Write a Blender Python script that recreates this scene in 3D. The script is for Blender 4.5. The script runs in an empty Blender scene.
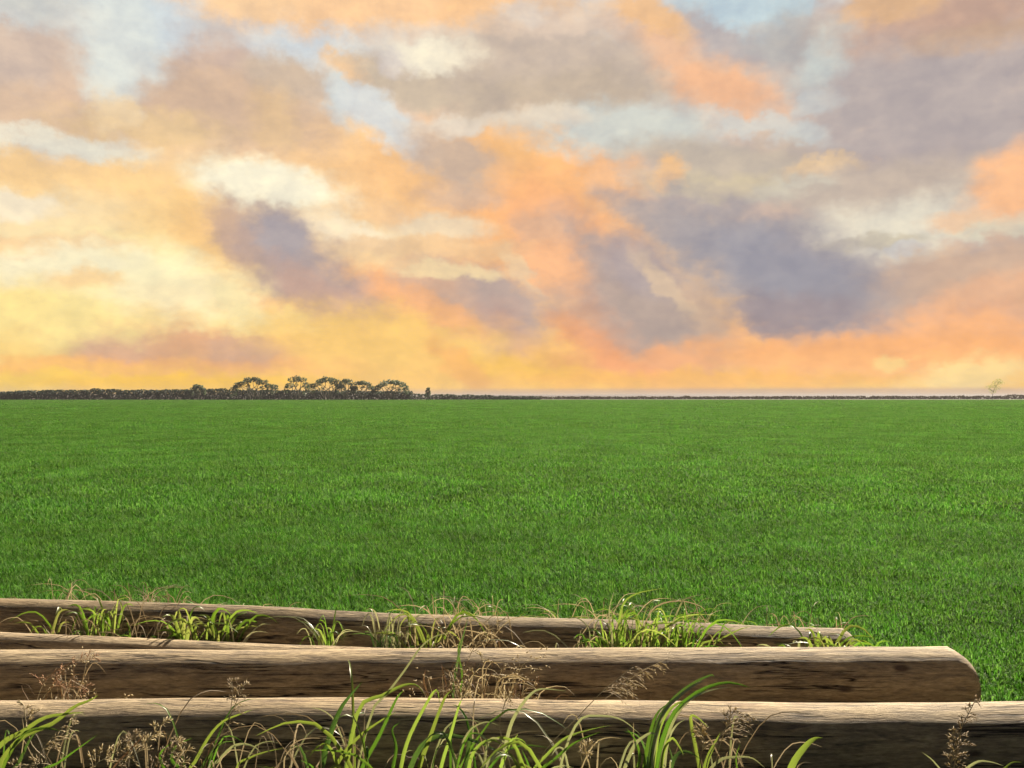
import bpy, bmesh, math, random
from mathutils import Vector, Matrix, noise as mnoise
R = math.radians
random.seed(7)
S = bpy.context.scene
COL = S.collection

# ------------------------------------------------------------------ camera
F_PX = 1024 * 30.0 / 36.0
HORIZON = 396.0
PITCH = math.atan((HORIZON - 384.0) / F_PX)
CAM_Z = 1.6
cam_d = bpy.data.cameras.new('camera')
cam_d.lens = 30.0
cam_d.sensor_width = 36.0
cam_d.clip_end = 20000
cam_d.clip_start = 0.05
cam = bpy.data.objects.new('camera', cam_d)
cam.location = (0, 0, CAM_Z)
cam.rotation_euler = (math.pi / 2 + PITCH, 0, 0)
COL.objects.link(cam)
S.camera = cam

# ------------------------------------------------------------------ view / render settings
S.view_settings.view_transform = 'Standard'
S.view_settings.look = 'None'
EXPO = 1.63
S.view_settings.exposure = EXPO
S.view_settings.gamma = 1.0
S.view_settings.use_curve_mapping = False
S.render.engine = 'CYCLES'
S.cycles.use_denoising = True
S.cycles.max_bounces = 6
S.cycles.diffuse_bounces = 2
S.cycles.volume_bounces = 0
HAZE = 0.00026
S.cycles.transparent_max_bounces = 4
S.cycles.transmission_bounces = 3
S.cycles.use_adaptive_sampling = True
S.cycles.adaptive_threshold = 0.02
S.cycles.adaptive_min_samples = 10

# ------------------------------------------------------------------ sun
SUN_AZ, SUN_EL = R(36), R(32.5)
sd = bpy.data.lights.new('sun', 'SUN')
sd.energy = 5.0
sd.angle = R(0.6)
sd.color = (1.0, 0.88, 0.70)
sun = bpy.data.objects.new('sun', sd)
to_sun = Vector((math.sin(SUN_AZ) * math.cos(SUN_EL), math.cos(SUN_AZ) * math.cos(SUN_EL), math.sin(SUN_EL)))
sun.rotation_euler = to_sun.to_track_quat('Z', 'Y').to_euler()
sun.location = (20, 30, 30)
COL.objects.link(sun)

# ------------------------------------------------------------------ world: Nishita daylight + a sunset cloud deck in front
def lin(c):
    c = c / 255.0
    return c / 12.92 if c <= 0.04045 else ((c + 0.055) / 1.055) ** 2.4
def rgb(r, g, b):
    return (lin(r), lin(g), lin(b), 1.0)

def sky_pos(px, py):
    """direction on the sky, as azimuth / elevation in units of about 100 picture widths' pixels"""
    v = Vector(((px - 512) / F_PX, 1.0, (384 - py) / F_PX))
    v = Matrix.Rotation(PITCH, 3, 'X') @ v
    v.normalize()
    return math.atan2(v.x, v.y) * F_PX / 100, math.asin(v.z) * F_PX / 100

W = bpy.data.worlds.new('World')
S.world = W
W.use_nodes = True
nt = W.node_tree
nt.nodes.clear()
NN, LK = nt.nodes.new, nt.links.new
def nmath(op, a, b=None, c=None, clamp=False):
    n = NN('ShaderNodeMath'); n.operation = op; n.use_clamp = clamp
    for i, v in enumerate((a, b, c)):
        if v is None: continue
        if isinstance(v, (int, float)): n.inputs[i].default_value = v
        else: LK(v, n.inputs[i])
    return n.outputs[0]
def smooth(v, lo, hi, to=1.0):
    n = NN('ShaderNodeMapRange'); n.interpolation_type = 'SMOOTHSTEP'
    LK(v, n.inputs['Value'])
    n.inputs['From Min'].default_value = lo; n.inputs['From Max'].default_value = hi
    n.inputs['To Min'].default_value = 0.0; n.inputs['To Max'].default_value = to
    return n.outputs['Result']
def mixc(f, a, b, mode='MIX'):
    n = NN('ShaderNodeMix'); n.data_type = 'RGBA'; n.blend_type = mode
    for k, v in ((0, f), (6, a), (7, b)):
        if isinstance(v, (int, float, tuple)): n.inputs[k].default_value = v
        else: LK(v, n.inputs[k])
    return n.outputs[2]

tc = NN('ShaderNodeTexCoord')
D = tc.outputs['Generated']
sep = NN('ShaderNodeSeparateXYZ'); LK(D, sep.inputs[0])
az = nmath('MULTIPLY', nmath('ARCTAN2', sep.outputs[0], sep.outputs[1]), F_PX / 100)
el = nmath('MULTIPLY', nmath('ARCSINE', sep.outputs[2]), F_PX / 100)
cmb = NN('ShaderNodeCombineXYZ'); LK(az, cmb.inputs[0]); LK(el, cmb.inputs[1])
P0 = cmb.outputs[0]
def wnoise(scale, detail, rough, stretch, off=0.0, dist=0.0):
    m = NN('ShaderNodeMapping'); LK(P0, m.inputs['Vector'])
    m.inputs['Scale'].default_value = (scale, scale * stretch, 1)
    m.inputs['Location'].default_value = (off, off * 1.7, off * .3)
    n = NN('ShaderNodeTexNoise'); n.noise_dimensions = '2D'; LK(m.outputs[0], n.inputs['Vector'])
    n.inputs['Scale'].default_value = 1.0
    n.inputs['Detail'].default_value = detail
    n.inputs['Roughness'].default_value = rough
    n.inputs['Distortion'].default_value = dist
    return n
# domain warp: large billows and small wisps
w1 = wnoise(1.3, 5, 0.55, 1.4, 3.1)
vs = NN('ShaderNodeVectorMath'); vs.operation = 'SUBTRACT'
LK(w1.outputs['Color'], vs.inputs[0]); vs.inputs[1].default_value = (.5, .5, .5)
vm = NN('ShaderNodeVectorMath'); vm.operation = 'MULTIPLY_ADD'
LK(vs.outputs[0], vm.inputs[0]); vm.inputs[1].default_value = (0.36, 0.28, 0); LK(P0, vm.inputs[2])
w2 = wnoise(5.5, 4, 0.6, 1.2, 57.1)
vs2 = NN('ShaderNodeVectorMath'); vs2.operation = 'SUBTRACT'
LK(w2.outputs['Color'], vs2.inputs[0]); vs2.inputs[1].default_value = (.5, .5, .5)
vm2 = NN('ShaderNodeVectorMath'); vm2.operation = 'MULTIPLY_ADD'
LK(vs2.outputs[0], vm2.inputs[0]); vm2.inputs[1].default_value = (0.22, 0.17, 0); LK(vm.outputs[0], vm2.inputs[2])
P = vm2.outputs[0]
nzA = nmath('SUBTRACT', wnoise(2.0, 7, 0.6, 1.3, 11.3, 0.15).outputs[0], 0.5)
nzB = nmath('SUBTRACT', wnoise(3.1, 7, 0.62, 1.6, 23.9, 0.15).outputs[0], 0.5)

nA = nmath('MULTIPLY_ADD', nzA, 1.45, 1.0)
nB = nmath('MULTIPLY_ADD', nzB, 1.45, 1.0)

ramp = NN('ShaderNodeValToRGB')
LK(nmath('DIVIDE', el, 10.0, clamp=True), ramp.inputs[0])
cr = ramp.color_ramp
stops = [(396, (255, 205, 112)), (350, (252, 196, 122)), (270, (248, 200, 145)), (180, (240, 204, 165)), (90, (224, 208, 192)), (20, (212, 212, 210)), (-140, (180, 190, 205))]
for i, (py, c) in enumerate(stops):
    e = cr.elements[i] if i < 2 else cr.elements.new(0.5)
    e.position = max(0, min(1, sky_pos(512, py)[1] / 10.0)) if py > -140 else 0.85
    e.color = rgb(*c)
sky = ramp.outputs[0]

SOFT, MID, CRISP = 0.38, 0.325, 0.2
# px, py, rx, ry, clockwise tilt, colour, opacity, edge, noise
BL = [
 (930,130,270,150,0,(191,176,171),1,SOFT,.5), (690,110,130,80,0,(205,192,182),.9,SOFT,.5),
 (110,200,190,60,0,(252,212,152),.9,SOFT,.4), (110,285,190,62,0,(254,228,158),.95,SOFT,.4),
 (60,268,90,22,0,(255,240,195),.9,MID,.5), (150,285,88,36,10,(255,241,190),1,MID,.4), (205,278,52,28,50,(255,239,184),.95,MID,.4),
 (30,215,90,22,-5,(246,222,178),.8,MID,.7), (50,248,75,8,-4,(246,205,155),.8,MID,.6), (85,282,34,12,0,(253,214,150),.9,MID,.5),
 (190,215,60,30,0,(251,212,150),.8,SOFT,.5), (215,245,34,55,-25,(252,204,138),.8,SOFT,.4),
 # oranges of the middle
 (530,195,120,90,25,(252,190,132),1,SOFT,.55), (350,160,85,42,10,(252,207,152),.95,MID,.5), (430,170,75,35,0,(250,198,140),.9,MID,.5),
 (510,135,45,26,0,(252,196,134),.9,MID,.6), (560,225,80,28,30,(251,184,130),.9,SOFT,.5),
 # top left gap and the clouds round it
 (140,45,115,50,0,(219,225,222),1,MID,.5), (180,20,28,50,0,(212,222,227),.8,SOFT,.4), (290,45,70,17,0,(216,222,224),.95,MID,.5),
 (338,92,14,34,-15,(216,223,221),.95,MID,.5), (382,118,52,20,38,(220,222,220),.95,MID,.6), (55,145,72,13,-3,(234,231,214),.9,MID,.6),
 (35,78,82,56,5,(212,190,174),1,MID,.6), (30,110,80,22,0,(222,190,160),.7,SOFT,.5), (80,85,20,34,0,(225,193,165),.6,SOFT,.5), (15,10,40,12,0,(214,219,216),.7,MID,.5), (30,3,40,12,0,(205,205,198),.5,MID,.8),
 (165,92,52,30,-10,(210,184,166),1,MID,.6), (222,72,46,44,0,(206,182,168),1,MID,.6), (225,110,95,36,5,(216,186,160),1,MID,.6),
 (285,76,40,20,5,(205,184,164),1,MID,.6), (150,128,75,14,0,(232,200,150),.7,SOFT,.6), (108,78,20,34,-10,(224,224,214),.9,MID,.5), (112,112,18,14,0,(244,212,165),.8,MID,.5), (275,120,22,28,0,(236,200,150),.6,SOFT,.6),
 (395,8,200,27,3,(252,207,160),1,MID,.5), (250,2,50,16,0,(253,212,165),.9,MID,.5), (480,6,40,20,0,(253,203,150),.8,SOFT,.4),
 (352,66,30,11,10,(250,205,155),.95,MID,.5), (425,36,60,14,0,(226,218,206),.6,SOFT,.5),
 (498,75,70,44,-8,(198,180,164),1,MID,.6), (420,84,75,19,14,(208,190,168),1,MID,.6), (440,55,46,15,0,(253,242,216),1,MID,.6), (395,62,20,10,0,(220,210,205),.6,SOFT,.6),
 (455,124,50,10,-8,(232,222,206),.8,MID,.7), (450,158,48,24,20,(208,184,164),.9,MID,.7), (460,195,44,14,0,(206,180,162),.7,MID,.7),
 (580,72,120,50,0,(206,188,172),1,SOFT,.5), (560,95,110,24,0,(197,179,158),.7,SOFT,.5), (560,25,70,10,0,(226,204,185),.7,SOFT,.6), (520,14,22,10,0,(226,216,205),.6,SOFT,.5),
 (618,128,95,23,0,(211,214,206),.95,MID,.8), (545,118,50,10,0,(228,214,195),.8,MID,.6),
 # top right
 (730,10,62,20,5,(195,212,219),1,MID,.5), (790,6,22,12,0,(192,208,214),.9,MID,.5), (722,38,48,17,32,(190,180,178),.95,MID,.7),
 (706,76,100,27,34,(236,190,156),.85,SOFT,.4), (652,14,40,15,22,(248,198,144),.85,MID,.5), (715,82,46,15,26,(246,186,142),.6,SOFT,.5),
 (765,128,65,9,18,(210,212,207),.8,MID,.9), (790,40,40,22,0,(184,184,182),.8,SOFT,.6), (822,62,40,20,-45,(204,213,209),.95,MID,.9), (815,108,22,9,-20,(206,212,210),.8,MID,.9), (812,138,18,9,0,(208,212,208),.7,MID,.9),
 (980,10,130,28,0,(201,166,146),.9,SOFT,.5), (890,4,40,14,0,(226,184,142),.9,SOFT,.5), (985,36,70,12,0,(204,172,142),.6,SOFT,.5), (930,105,120,50,10,(181,171,170),.6,SOFT,.8),
 (720,155,90,16,5,(200,186,168),.8,MID,.8), (735,185,85,14,5,(216,200,166),.8,MID,.7), (800,196,40,18,0,(226,221,200),.9,MID,.7),
 (672,172,20,13,-15,(251,202,146),.95,MID,.6), (600,180,14,16,0,(250,196,148),.9,MID,.6), (825,168,32,9,0,(238,205,162),.9,MID,.6), (770,216,32,13,-8,(241,202,172),.95,MID,.5),
 (900,190,110,28,0,(195,179,166),.95,MID,.7), (865,240,105,30,-10,(229,221,202),1,MID,.8), (855,243,55,7,-3,(205,194,172),.85,MID,.7), (900,250,18,6,0,(205,202,200),.7,MID,.7),
 (1003,228,40,11,0,(222,219,196),.95,MID,.7), (1016,182,38,30,-30,(249,192,146),1,MID,.5), (960,222,25,10,0,(236,196,160),.8,MID,.6),
 # right, low
 (950,283,120,30,-10,(208,178,156),.95,MID,.6), (985,298,80,18,-15,(234,182,145),.8,SOFT,.6), (1000,320,60,14,0,(214,172,152),.7,SOFT,.6),
 (900,338,170,26,0,(252,186,132),.95,SOFT,.4), (870,366,200,14,0,(252,198,135),.9,SOFT,.4),
 # mauve clouds
 (405,300,80,24,22,(251,184,132),.9,SOFT,.4), (300,312,70,14,8,(250,190,135),.8,SOFT,.5), (215,300,30,22,0,(251,198,136),.8,SOFT,.4), (470,330,60,22,30,(248,178,126),.8,SOFT,.4),
 (672,226,78,16,24,(186,172,166),.85,MID,.6), (758,258,124,48,24,(172,163,164),1,MID,.4), (800,285,72,42,10,(164,157,162),1,MID,.5), (770,262,70,26,20,(158,156,166),.8,SOFT,.5), (790,312,66,18,0,(160,146,150),.8,SOFT,.5),
 (625,300,110,45,40,(194,170,158),1,MID,.55), (668,318,66,36,38,(183,164,154),.95,MID,.6), (640,268,42,22,35,(180,166,166),.8,SOFT,.5), (600,330,55,22,40,(212,168,142),.8,SOFT,.5),
 (668,288,9,44,-42,(226,198,166),.7,SOFT,.5), (704,318,16,26,-30,(222,186,154),.5,SOFT,.5),
 (548,262,40,26,30,(251,190,142),.9,MID,.5), (520,270,8,30,-40,(244,212,168),.8,MID,.6), (540,230,28,14,30,(224,180,148),.8,MID,.7),
 (482,300,74,34,10,(190,168,158),1,MID,.45), (492,340,42,36,20,(206,166,148),.9,SOFT,.5), (430,285,40,20,20,(222,180,150),.8,SOFT,.5),
 (350,240,80,20,5,(252,222,172),.85,SOFT,.6), (268,186,68,22,5,(255,245,214),1,MID,.7), (340,232,52,13,15,(253,234,200),.95,MID,.6), (440,228,52,13,0,(240,222,190),.8,MID,.8), (420,248,90,10,0,(238,200,155),.8,MID,.7), (450,272,50,8,0,(248,222,172),.8,MID,.6),
 (296,262,78,36,36,(182,164,159),1,MID,.4), (278,240,32,24,20,(172,163,167),.9,SOFT,.5), (326,294,64,20,22,(200,166,150),.9,MID,.6), (236,232,20,34,-25,(196,166,150),.7,SOFT,.5),
 # left, low
 (185,312,62,26,5,(251,202,138),.9,MID,.5), (150,346,150,22,3,(228,176,136),.95,MID,.55), (58,332,34,18,20,(206,174,146),.95,MID,.6), (245,350,32,16,0,(214,174,146),.8,SOFT,.6), (105,342,40,14,0,(218,176,146),.7,SOFT,.6),
 (265,322,70,13,0,(255,228,158),.85,MID,.6), (390,342,120,36,5,(252,206,122),.95,SOFT,.4), (440,312,50,12,25,(251,184,128),.7,SOFT,.5),
 (20,345,40,50,0,(255,222,136),.8,SOFT,.4), (60,376,180,14,0,(255,212,104),.95,SOFT,.3), (200,384,130,9,0,(255,202,88),.95,SOFT,.3), (130,366,170,9,0,(250,184,122),.6,SOFT,.5),
 (545,374,90,17,8,(255,202,100),.95,SOFT,.4), (460,365,40,14,35,(250,182,112),.6,SOFT,.4), (640,362,90,13,0,(242,172,122),.8,SOFT,.4), (700,380,180,11,0,(253,190,104),.9,SOFT,.3), (600,345,60,14,30,(246,168,116),.6,SOFT,.4), (880,352,190,18,0,(252,182,120),.8,SOFT,.4),
 (985,372,60,13,-10,(252,220,150),.9,SOFT,.5), (893,362,16,7,0,(250,214,140),.8,MID,.5),
 (120,50,36,34,0,(220,225,221),.85,SOFT,.5), (60,143,58,11,-3,(236,231,212),.8,MID,.5), (12,205,40,12,0,(250,236,208),.8,MID,.5), (150,284,92,30,8,(255,243,198),.8,SOFT,.4), (60,262,60,12,-4,(255,243,205),.75,SOFT,.5), (230,300,30,18,50,(255,236,178),.7,SOFT,.4), (85,280,30,11,0,(253,214,154),.8,SOFT,.4), (270,184,56,15,4,(255,246,218),.8,SOFT,.5), (50,316,85,22,0,(255,231,156),.85,SOFT,.4),
 (800,392.5,440,4.2,0,(200,168,146),.7,SOFT,.1),
]
def follow(vec, col):
    """the same vector, tied behind the colour so far (keeps the node evaluation in painter's order)"""
    n = NN('ShaderNodeVectorMath'); n.operation = 'MULTIPLY_ADD'
    LK(col, n.inputs[0]); n.inputs[1].default_value = (1e-7, 1e-7, 1e-7); LK(vec, n.inputs[2])
    return n.outputs[0]
def turned(vec, deg):
    if deg == 0: return vec
    n = NN('ShaderNodeVectorRotate'); n.rotation_type = 'Z_AXIS'
    LK(vec, n.inputs['Vector']); n.inputs['Angle'].default_value = R(deg)
    return n.outputs[0]
ROT = {}
for b_ in BL:
    ROT.setdefault(int(round(b_[4] / 6.0)) * 6, None)
for a_ in ROT: ROT[a_] = turned(P, a_)
WN = {}
for i, (px, py, rx, ry, ang, c, op, wdt, kk) in enumerate(BL):
    if i % 12 == 11:
        for a_ in {int(round(b_[4] / 6.0)) * 6 for b_ in BL[i:i + 12]}: ROT[a_] = follow(ROT[a_], sky)
        P0 = follow(P0, sky)
    q = int(round(ang / 6.0)) * 6
    u, v = sky_pos(px, py)
    u, v = u * math.cos(R(q)) - v * math.sin(R(q)), u * math.sin(R(q)) + v * math.cos(R(q))
    m = NN('ShaderNodeVectorMath'); m.operation = 'MULTIPLY_ADD'
    LK(ROT[q] if py < 388 else P0, m.inputs[0])
    m.inputs[1].default_value = (65.0 / rx, 65.0 / ry, 0); m.inputs[2].default_value = (-u * 65.0 / rx, -v * 65.0 / ry, 0)
    g = NN('ShaderNodeTexGradient'); g.gradient_type = 'SPHERICAL'
    LK(m.outputs[0], g.inputs['Vector'])
    # the noise only bites inside the cloud: its weight goes to nothing where the gradient does
    lo, hi = max(0.04, 0.35 - wdt), 0.35 + wdt
    if kk > .2:
        a = smooth(nmath('MULTIPLY', g.outputs['Fac'], nA if i % 2 else nB), lo, hi, op)
    else:
        a = smooth(g.outputs['Fac'], lo, hi, op)
    sky = mixc(a, sky, rgb(*c))
# billows and wisps over everything: lit flanks a little warmer, hollows a little mauve
P0 = follow(P0, sky)
big = wnoise(1.7, 8, 0.62, 1.5, 41.0, 0.1).outputs[0]
tone = mixc(smooth(big, 0.3, 0.7), (.925, .925, .94, 1), (1.085, 1.07, 1.035, 1))
sky = mixc(1.0, sky, tone, 'MULTIPLY')
fine = wnoise(3.6, 6, 0.6, 1.4, 77.0, 0.1).outputs[0]
tone2 = mixc(smooth(fine, 0.3, 0.7), (.95, .955, .97, 1), (1.05, 1.045, 1.025, 1))
sky = mixc(1.0, sky, tone2, 'MULTIPLY')

nish = NN('ShaderNodeTexSky'); nish.sky_type = 'NISHITA'
nish.sun_disc = False
nish.sun_elevation = SUN_EL
nish.sun_rotation = SUN_AZ
# the rest of the sky, overhead and behind: daylight dimmed by an unseen cloud deck, added to deepen shade
deck = wnoise(.35, 5, .6, 1.0, 5.0).outputs[0]
dimming_deck = mixc(smooth(deck, .3, .7), rgb(33, 32, 32), rgb(74, 70, 70))
rear = mixc(.93, nish.outputs[0], mixc(1.0, dimming_deck, (12.0, 12.0, 12.0, 1), 'MULTIPLY'))
bg_n = NN('ShaderNodeBackground'); LK(rear, bg_n.inputs[0]); bg_n.inputs[1].default_value = 0.05
bg_c = NN('ShaderNodeBackground'); LK(sky, bg_c.inputs[0]); bg_c.inputs[1].default_value = 2 ** -EXPO
aaz = nmath('ABSOLUTE', az)
front = smooth(aaz, 8.53 * R(60), 8.53 * R(42))
low = smooth(el, 8.53 * R(42), 8.53 * R(29))
mask = nmath('MULTIPLY', front, low)
mx = NN('ShaderNodeMixShader'); LK(mask, mx.inputs[0]); LK(bg_n.outputs[0], mx.inputs[1]); LK(bg_c.outputs[0], mx.inputs[2])
wo = NN('ShaderNodeOutputWorld'); LK(mx.outputs[0], wo.inputs[0])
W.cycles.sampling_method = 'NONE'

# ------------------------------------------------------------------ helpers
def at(px, py, Y):
    """a point of the place seen at this pixel, Y metres into the scene"""
    v = Vector(((px - 512) / F_PX, 1.0, (384 - py) / F_PX))
    v = Matrix.Rotation(PITCH, 3, 'X') @ v
    return Vector((v.x / v.y * Y, Y, CAM_Z + v.z / v.y * Y))

class MB:
    def __init__(self): self.v = []; self.f = []
    def add(self, vs, fs):
        b = len(self.v); self.v += [tuple(p) for p in vs]; self.f += [tuple(i + b for i in q) for q in fs]
    def build(self, name, mat, parent=None, loc=(0, 0, 0), smooth_=True, link=COL):
        loc = Vector(loc)
        me = bpy.data.meshes.new(name)
        me.from_pydata([tuple(Vector(p) - loc) for p in self.v], [], self.f)
        me.update()
        if smooth_: me.polygons.foreach_set('use_smooth', [True] * len(me.polygons))
        me.materials.append(mat)
        o = bpy.data.objects.new(name, me)
        link.objects.link(o)
        if parent is not None: o.parent = parent
        else: o.location = loc
        return o

def tag(o, label, cat, group=None):
    o['label'] = label; o['category'] = cat
    if group: o['group'] = group
    return o
def empty(name, loc, label, cat, group=None):
    o = bpy.data.objects.new(name, None); COL.objects.link(o)
    o.location = loc; o.empty_display_size = .05
    return tag(o, label, cat, group)
def setting(o, kind='structure'):
    o['kind'] = kind; return o

def catmull(pts, n):
    pts = [Vector(p) for p in pts]
    if len(pts) == 2: pts = [pts[0], pts[0].lerp(pts[1], .5), pts[1]]
    q = [pts[0] * 2 - pts[1]] + pts + [pts[-1] * 2 - pts[-2]]
    out = []
    m = len(pts) - 1
    for k in range(n + 1):
        s = k / n * m; i = min(int(s), m - 1); t = s - i
        a, b, c, d = q[i], q[i + 1], q[i + 2], q[i + 3]
        out.append(0.5 * ((2 * b) + (c - a) * t + (2 * a - 5 * b + 4 * c - d) * t * t + (3 * b - a - 3 * c + d) * t ** 3))
    return out

def ribbon(mb, pts, w, fold=.22, roll=0.0, n=12, twist=0.0, base=.5):
    """a grass leaf: V-folded, tapering to a point"""
    C = catmull(pts, n)
    vs = []; fs = []
    prev = None
    for k, p in enumerate(C):
        t = k / n
        tan = (C[min(k + 1, n)] - C[max(k - 1, 0)])
        if tan.length < 1e-7: tan = Vector((0, 0, 1))
        tan.normalize()
        view = Vector((-p.x * .15, -1, .35)).normalized()
        side = tan.cross(view)
        if side.length < 1e-3: side = Vector((1, 0, 0))
        side.normalize()
        if prev is not None and side.dot(prev) < 0: side = -side
        prev = side.copy()
        side = Matrix.Rotation(roll + twist * t, 3, tan) @ side
        up = side.cross(tan)
        ww = w * .5 * (base + (1 - base) * min(1, t * 3.5)) * max(0.03, (1 - t ** 2.4)) ** .9
        vs += [p - side * ww + up * ww * fold * 2, p, p + side * ww + up * ww * fold * 2]
        if k:
            b = (k - 1) * 3
            fs += [(b, b + 1, b + 4, b + 3), (b + 1, b + 2, b + 5, b + 4)]
    mb.add(vs, fs)

def tube(mb, pts, r0, r1, n=8, sides=5, cap=False):
    C = catmull(pts, n)
    vs = []; fs = []
    for k, p in enumerate(C):
        tan = (C[min(k + 1, n)] - C[max(k - 1, 0)]).normalized()
        a = tan.orthogonal().normalized(); b = tan.cross(a)
        r = r0 + (r1 - r0) * k / n
        for j in range(sides):
            th = 2 * math.pi * j / sides
            vs.append(p + (a * math.cos(th) + b * math.sin(th)) * r)
        if k:
            for j in range(sides):
                q = (k - 1) * sides; j2 = (j + 1) % sides
                fs.append((q + j, q + j2, q + sides + j2, q + sides + j))
    if cap: fs.append(tuple(range(len(vs) - sides, len(vs))))
    mb.add(vs, fs)

def seed(mb, p, d, L, w):
    """one spikelet: a little four-sided husk"""
    d = Vector(d).normalized(); a = d.orthogonal().normalized(); b = d.cross(a)
    m = p + d * L * .45
    mb.add([p, m + a * w, m + b * w, m - a * w, m - b * w, p + d * L],
           [(0, 2, 1), (0, 3, 2), (0, 4, 3), (0, 1, 4), (5, 1, 2), (5, 2, 3), (5, 3, 4), (5, 4, 1)])

# ------------------------------------------------------------------ materials
def newmat(name):
    m = bpy.data.materials.new(name); m.use_nodes = True
    t = m.node_tree; t.nodes.clear()
    return m, t, t.nodes.new, t.links.new
def leafmat(name, cols, trans=.4, rough=.45, spec=.4, patch=None, tcol=1.25, tint=(1.08, 1.12, .62)):
    """two-sided leaf: gloss + diffuse + light passing through; each leaf differs"""
    m, t, N, L = newmat(name)
    geo = N('ShaderNodeNewGeometry')
    rp = N('ShaderNodeValToRGB'); L(geo.outputs['Random Per Island'], rp.inputs[0])
    e = rp.color_ramp.elements
    for i, c in enumerate(cols):
        q = e[i] if i < 2 else e.new(.5)
        q.position = i / (len(cols) - 1); q.color = (*c, 1)
    # keep stops ordered even when the first two were moved
    col = rp.outputs[0]
    oi = N('ShaderNodeObjectInfo')
    hsv = N('ShaderNodeHueSaturation'); L(col, hsv.inputs['Color'])
    mr = N('ShaderNodeMapRange'); L(oi.outputs['Random'], mr.inputs[0])
    mr.inputs['To Min'].default_value = .8; mr.inputs['To Max'].default_value = 1.2
    L(mr.outputs[0], hsv.inputs['Value'])
    mr2 = N('ShaderNodeMapRange'); L(oi.outputs['Random'], mr2.inputs[0])
    mr2.inputs['To Min'].default_value = .487; mr2.inputs['To Max'].default_value = .508
    L(mr2.outputs[0], hsv.inputs['Hue'])
    col = hsv.outputs[0]
    if patch:
        sc, lo, hi = patch
        ps = N('ShaderNodeNewGeometry')
        nz = N('ShaderNodeTexNoise'); L(ps.outputs['Position'], nz.inputs['Vector'])
        nz.inputs['Scale'].default_value = sc; nz.inputs['Detail'].default_value = 5; nz.inputs['Roughness'].default_value = .65
        pr = N('ShaderNodeMapRange'); L(nz.outputs[0], pr.inputs[0])
        pr.inputs['From Min'].default_value = .34; pr.inputs['From Max'].default_value = .66
        pr.inputs['To Min'].default_value = lo; pr.inputs['To Max'].default_value = hi
        h2 = N('ShaderNodeHueSaturation'); L(col, h2.inputs['Color']); L(pr.outputs[0], h2.inputs['Value'])
        col = h2.outputs[0]
    pb = N('ShaderNodeBsdfPrincipled')
    L(col, pb.inputs['Base Color']); pb.inputs['Roughness'].default_value = rough
    pb.inputs['Specular IOR Level'].default_value = spec
    tr = N('ShaderNodeBsdfTranslucent')
    tm = N('ShaderNodeMix'); tm.data_type = 'RGBA'; tm.blend_type = 'MULTIPLY'; tm.inputs[0].default_value = 1
    L(col, tm.inputs[6]); tm.inputs[7].default_value = (tcol * tint[0], tcol * tint[1], tcol * tint[2], 1)
    L(tm.outputs[2], tr.inputs[0])
    ms = N('ShaderNodeMixShader'); ms.inputs[0].default_value = trans
    L(pb.outputs[0], ms.inputs[1]); L(tr.outputs[0], ms.inputs[2])
    o = N('ShaderNodeOutputMaterial'); L(ms.outputs[0], o.inputs[0])
    return m

M = {}
M['field'] = leafmat('field_grass', [(.036, .102, .015), (.056, .152, .024), (.086, .196, .041), (.138, .24, .08)], .42, .65, .05, (.6, .78, 1.16), 1.15, (1.06, 1.22, .6))
M['field_far'] = leafmat('field_grass_distant', [(.030, .092, .013), (.055, .148, .025), (.085, .194, .042), (.145, .25, .085)], .42, .7, .04, (.2, .72, 1.22), 1.15, (1.06, 1.22, .6))
M['added_weeds'] = leafmat('dark_added_weeds', [(.02, .03, .012), (.03, .045, .015), (.05, .045, .025)], .25, .7, .1)
M['lime'] = leafmat('lime_leaf', [(.08, .15, .018), (.115, .19, .028), (.165, .23, .045), (.22, .24, .09)], .45, .38, .5)
M['green'] = leafmat('green_leaf', [(.035, .085, .012), (.06, .13, .018), (.10, .17, .025)], .4, .35, .6)
M['deep'] = leafmat('deep_green_leaf', [(.035, .075, .024), (.055, .105, .03), (.085, .14, .045)], .35, .25, .9)
M['pale'] = leafmat('pale_sheen_leaf', [(.26, .28, .17), (.36, .37, .25), (.44, .43, .33)], .3, .28, .9, None, .8)  # whitish sun gloss put into the pale base colour, besides the real gloss
M['straw'] = leafmat('dry_straw', [(.24, .19, .12), (.34, .285, .19), (.44, .385, .28)], .35, .6, .3, None, .9, (1.05, .98, .78))
M['brown'] = leafmat('brown_dry_blade', [(.08, .05, .03), (.14, .09, .05), (.22, .13, .07)], .3, .6, .25, None, .9, (1.05, .98, .78))
M['seed'] = leafmat('seed_husk', [(.36, .29, .18), (.52, .44, .29), (.64, .57, .40)], .5, .6, .3, None, .9, (1.05, .98, .78))
M['rust'] = leafmat('rust_dry_leaf', [(.40, .22, .11), (.46, .30, .17), (.5, .36, .22)], .3, .6, .2, None, .9, (1.05, .98, .78))
M['tree'] = leafmat('tree_foliage', [(.04, .07, .06), (.07, .10, .085), (.18, .20, .18)], .3, .6, .25)
M['treepale'] = leafmat('pale_tree_foliage', [(.22, .27, .11), (.27, .30, .14), (.3, .32, .17)], .4, .6, .25)
M['hedge'] = leafmat('hedge_foliage', [(.016, .032, .034), (.026, .045, .046), (.045, .065, .06)], .2, .65, .2)
M['scrub'] = leafmat('scrub_foliage', [(.05, .04, .042), (.07, .055, .055), (.09, .07, .06)], .2, .7, .15)

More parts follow.
